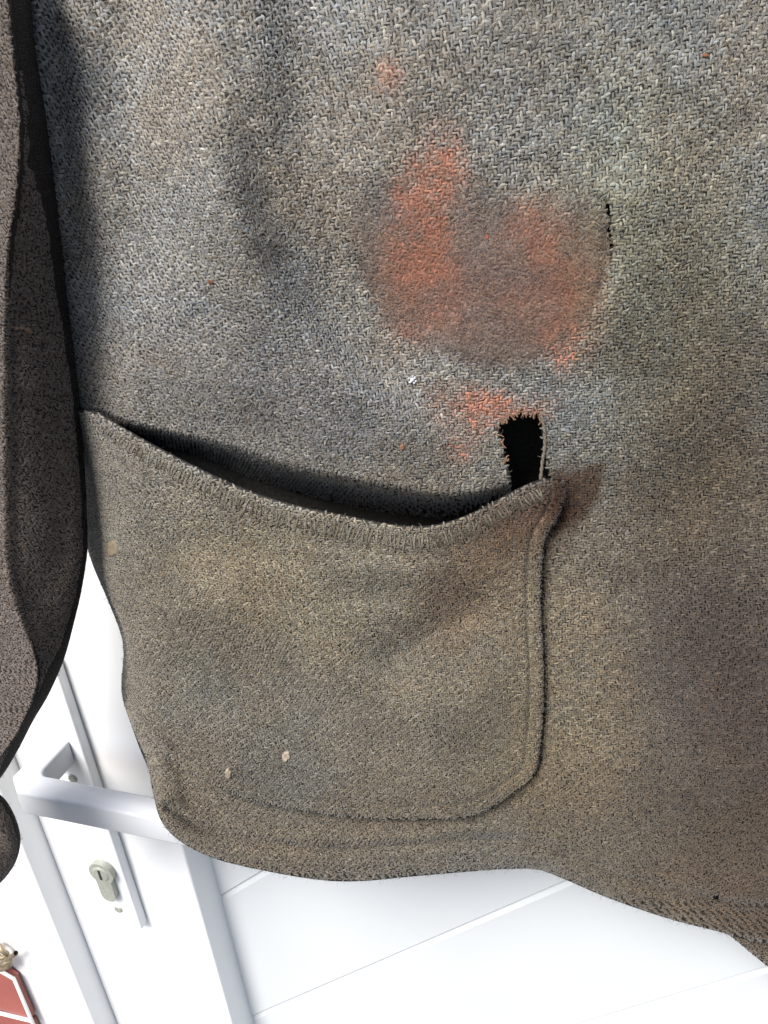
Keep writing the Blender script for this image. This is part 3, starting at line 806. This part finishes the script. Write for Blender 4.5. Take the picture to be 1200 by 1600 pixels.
# overcast stitches round the pocket mouth, one by one
P_pk = position_map(OFF_PK); N_pk = normal_map(P_pk)
def stitch_mat():
    m, N, L, b = node_mat("stitch_yarn")
    oi = N.new('ShaderNodeObjectInfo'); r = N.new('ShaderNodeValToRGB')
    e = r.color_ramp.elements; e[0].color = (.07, .06, .045, 1); e[1].color = (.20, .18, .135, 1)
    e.new(.4).color = (.125, .11, .08, 1); e.new(.7).color = (.15, .14, .115, 1)
    L.new(oi.outputs['Random'], r.inputs[0])
    tc = N.new('ShaderNodeTexCoord'); n = N.new('ShaderNodeTexNoise'); n.inputs['Scale'].default_value = 1800
    L.new(tc.outputs['Object'], n.inputs['Vector'])
    mr = N.new('ShaderNodeMapRange'); mr.inputs[1].default_value = .3; mr.inputs[2].default_value = .7; mr.inputs[3].default_value = .5; mr.inputs[4].default_value = 1.35
    L.new(n.outputs['Fac'], mr.inputs[0])
    mx = N.new('ShaderNodeVectorMath'); mx.operation = 'SCALE'; L.new(r.outputs[0], mx.inputs[0]); L.new(mr.outputs[0], mx.inputs['Scale'])
    L.new(mx.outputs[0], b.inputs['Base Color']); b.inputs['Roughness'].default_value = .95; b.inputs['Specular IOR Level'].default_value = .15
    return m
m_stitch = stitch_mat()
stitch_me = []
for k in range(5):
    bm = bmesh.new(); ringsv = []
    nr, nc = 8, 6; ln = 1.0
    for a in range(nr):
        t = a / (nr - 1); z = 0.00035 * math.sin(math.pi * (0.08 + 0.84 * t)) - 0.00018
        xo = random.uniform(-.0001, .0001) + (k - 2) * 0.00012 * t * t
        w = 0.00036 * (0.6 + 0.4 * math.sin(math.pi * t)) * random.uniform(.9, 1.1)
        ringsv.append([bm.verts.new((xo + w * math.cos(2 * math.pi * c / nc), -0.0075 * (t - 0.12), z + w * .8 * math.sin(2 * math.pi * c / nc))) for c in range(nc)])
    for a in range(nr - 1):
        for c in range(nc): bm.faces.new((ringsv[a][c], ringsv[a][(c + 1) % nc], ringsv[a + 1][(c + 1) % nc], ringsv[a + 1][c]))
    bm.faces.new(ringsv[0]); bm.faces.new(ringsv[-1][::-1]); bmesh.ops.recalc_face_normals(bm, faces=bm.faces)
    me = bpy.data.meshes.new("stitch"); bm.to_mesh(me); bm.free(); me.materials.append(m_stitch)
    for p in me.polygons: p.use_smooth = True
    stitch_me.append(me)
Ms = catmull(mouth, 1200)
seg = np.concatenate([[0], np.cumsum(np.hypot(*np.diff(Ms, axis=0).T))])
pos = 60.0; nst = 0
while pos < seg[-1] - 40:
    x = np.interp(pos, seg, Ms[:, 0]); y = np.interp(pos, seg, Ms[:, 1])
    x2 = np.interp(pos + 3, seg, Ms[:, 0]); y2 = np.interp(pos + 3, seg, Ms[:, 1])
    ta = np.array([x2 - x, y2 - y]); ta /= np.linalg.norm(ta); pn = np.array([-ta[1], ta[0]])
    sx, sy = x + pn[0] * 15, y + pn[1] * 15
    p = sample(P_pk, sx, sy); nrm = sample(N_pk, sx, sy); nrm = nrm / np.linalg.norm(nrm)
    lean = random.gauss(0.12, 0.16)
    q = sample(P_pk, sx + (pn[0] + lean * ta[0]) * 20, sy + (pn[1] + lean * ta[1]) * 20) - p
    yv = -q / np.linalg.norm(q); zv = nrm - (nrm @ yv) * yv; zv /= np.linalg.norm(zv); xv = np.cross(yv, zv)
    X_, Y_, Z_ = [Vector(dir_world(v)) for v in (xv, yv, zv)]; T_ = Vector(to_world(p + nrm * 0.00042))
    o = bpy.data.objects.new("stitch", stitch_me[nst % 5]); COL.objects.link(o); o.parent = pocket
    s = random.uniform(.8, 1.15) * (0.72 + 0.28 * math.exp(-((x - 560) / 260) ** 2))
    o.matrix_world = Matrix(((X_.x, Y_.x, Z_.x, T_.x), (X_.y, Y_.y, Z_.y, T_.y), (X_.z, Y_.z, Z_.z, T_.z), (0, 0, 0, 1))) @ Matrix.Diagonal((1, s, 1, 1))
    nst += 1; pos += random.uniform(5.2, 7.8)
print('stitches', nst)

# loose yarn hanging in the tear, frayed ends round it
P_b = position_map(OFF_BODY); N_b = normal_map(P_b)
m_thread = plain_mat("loose_wool_yarn", (0.13, 0.11, 0.085), 0.95, 0, 0.1, 0.4, 1500)
m_fray = plain_mat("frayed_wool", (0.17, 0.10, 0.065), 0.95, 0, 0.1, 0.4, 1200)
def surf(x, y, lift): return to_world(sample(P_b, np.array(float(x)), np.array(float(y))) + sample(N_b, np.array(float(x)), np.array(float(y))) * lift)
def yarn(name, pxs, rad, mat, parent, lift=0.0004, twist=0.00025):
    c = catmull(pxs, 40); pts0 = []; pts1 = []
    for k, p in enumerate(c):
        b = surf(p[0], p[1], lift); a = k * 0.8
        pts0.append(b + dir_world(np.array([math.cos(a), 0, math.sin(a)]) * twist)); pts1.append(b - dir_world(np.array([math.cos(a), 0, math.sin(a)]) * twist))
    o1 = tube(name, pts0, rad, mat, parent); o2 = tube(name, pts1, rad, mat, None)
    bm = bmesh.new(); bm.from_mesh(o1.data); bm.from_mesh(o2.data); bm.to_mesh(o1.data); bm.free()
    bpy.data.objects.remove(o2)
    return o1
yarn("loose_thread", [(846, 648), (850, 668), (851, 695), (847, 722), (844, 752)], 0.00042, m_thread, front, 0.0008)
for k in range(34):
    h = random.random() ** 1.0
    i0 = random.choice([0, 1, 2, 3, 4, 5, 0, 1, 2, 14, 13, 12]); a = np.array(hole[i0]); b_ = np.array(hole[(i0 + 1) % len(hole)])
    if i0 == 14: b_ = np.array(hole[0])
    s = a + (b_ - a) * random.random(); cdir = np.array([818., 700.]) - s; cdir /= np.linalg.norm(cdir)
    cdir += np.array([random.gauss(0, .5), random.gauss(0, .5)]); ln = random.uniform(2.5, 7.5)
    e1 = s - cdir * 5; e2 = s + cdir * ln * .5 + np.array([random.gauss(0, 1.5), random.gauss(0, 1.5)]); e3 = s + cdir * ln
    yarn("frayed_end", [e1, s, e2, e3], random.uniform(.0001, .00024), m_fray if random.random() < .7 else m_thread, front, 0.0003, 0.00012)

# dried flecks stuck to the cloth
def fleck(name, x, y, rx, ry, col, off, parent, thick=0.0003, seed=0, lab=None):
    r = random.Random(seed)
    Pm = position_map(off); Nm = normal_map(Pm)
    bm = bmesh.new(); n = 18
    rad = [1 + r.uniform(-.22, .22) for _ in range(n)]
    rings = []
    for q, (s, h) in enumerate(((1.0, 0.0002), (.92, .75), (.6, 1.0), (.25, .85))):
        ring = []
        for k in range(n):
            a = 2 * math.pi * k / n; rr_ = rad[k] * s
            xx, yy = np.array(x + rx * rr_ * math.cos(a)), np.array(y + ry * rr_ * math.sin(a))
            hh = 0.0006 + thick * h * r.uniform(.8, 1.2) if q else 0.0001
            ring.append(bm.verts.new(to_world(sample(Pm, xx, yy) + sample(Nm, xx, yy) * hh)))
        rings.append(ring)
    for q in range(3):
        for k in range(n): bm.faces.new((rings[q][k], rings[q][(k + 1) % n], rings[q + 1][(k + 1) % n], rings[q + 1][k]))
    bm.faces.new(rings[-1]); bmesh.ops.recalc_face_normals(bm, faces=bm.faces)
    o = bm_obj(name, bm, plain_mat("dried_" + name, col, .9, 0, .2, .3, 900, .6, 1500), parent, True)
    return o
fleck("dried_fleck", 177, 857, 8, 13, (.17, .135, .09), OFF_PK, pocket, seed=1)
fleck("dried_fleck", 447, 1181, 6, 8, (.32, .26, .20), OFF_PK, pocket, seed=2)
fleck("dried_fleck", 357, 1208, 5, 8, (.26, .21, .155), OFF_PK, pocket, seed=3)
for k, (dx, dy, s) in enumerate([(0, 0, 3.4), (4, -3, 2.2), (-3, 4, 2.4), (3, 5, 1.8), (-5, -2, 1.7), (1, -6, 1.5), (6, 2, 1.6)]):
    fleck("white_speck", 645 + dx, 593 + dy, s, s, (.45, .45, .46), OFF_BODY, front, 0.0006, seed=10 + k)
fleck("rust_speck", 629, 697, 3, 4, (.26, .11, .05), OFF_BODY, front, seed=20)
fleck("rust_speck", 331, 440, 5, 3, (.12, .05, .03), OFF_BODY, front, seed=21)
fleck("rust_speck", 761, 371, 2.5, 3, (.30, .07, .03), OFF_BODY, front, seed=22)
fleck("rust_speck", 1100, 88, 5, 3, (.20, .08, .04), OFF_BODY, front, seed=23)
for k, (x, y, s) in enumerate([(18, 510, 3), (25, 512, 4), (34, 511, 3.5), (42, 514, 4), (46, 518, 3)]):
    fleck("lint", x, y, s + 1, s * .7, (.16, .105, .075), OFF_SL, sleeve, seed=30 + k)
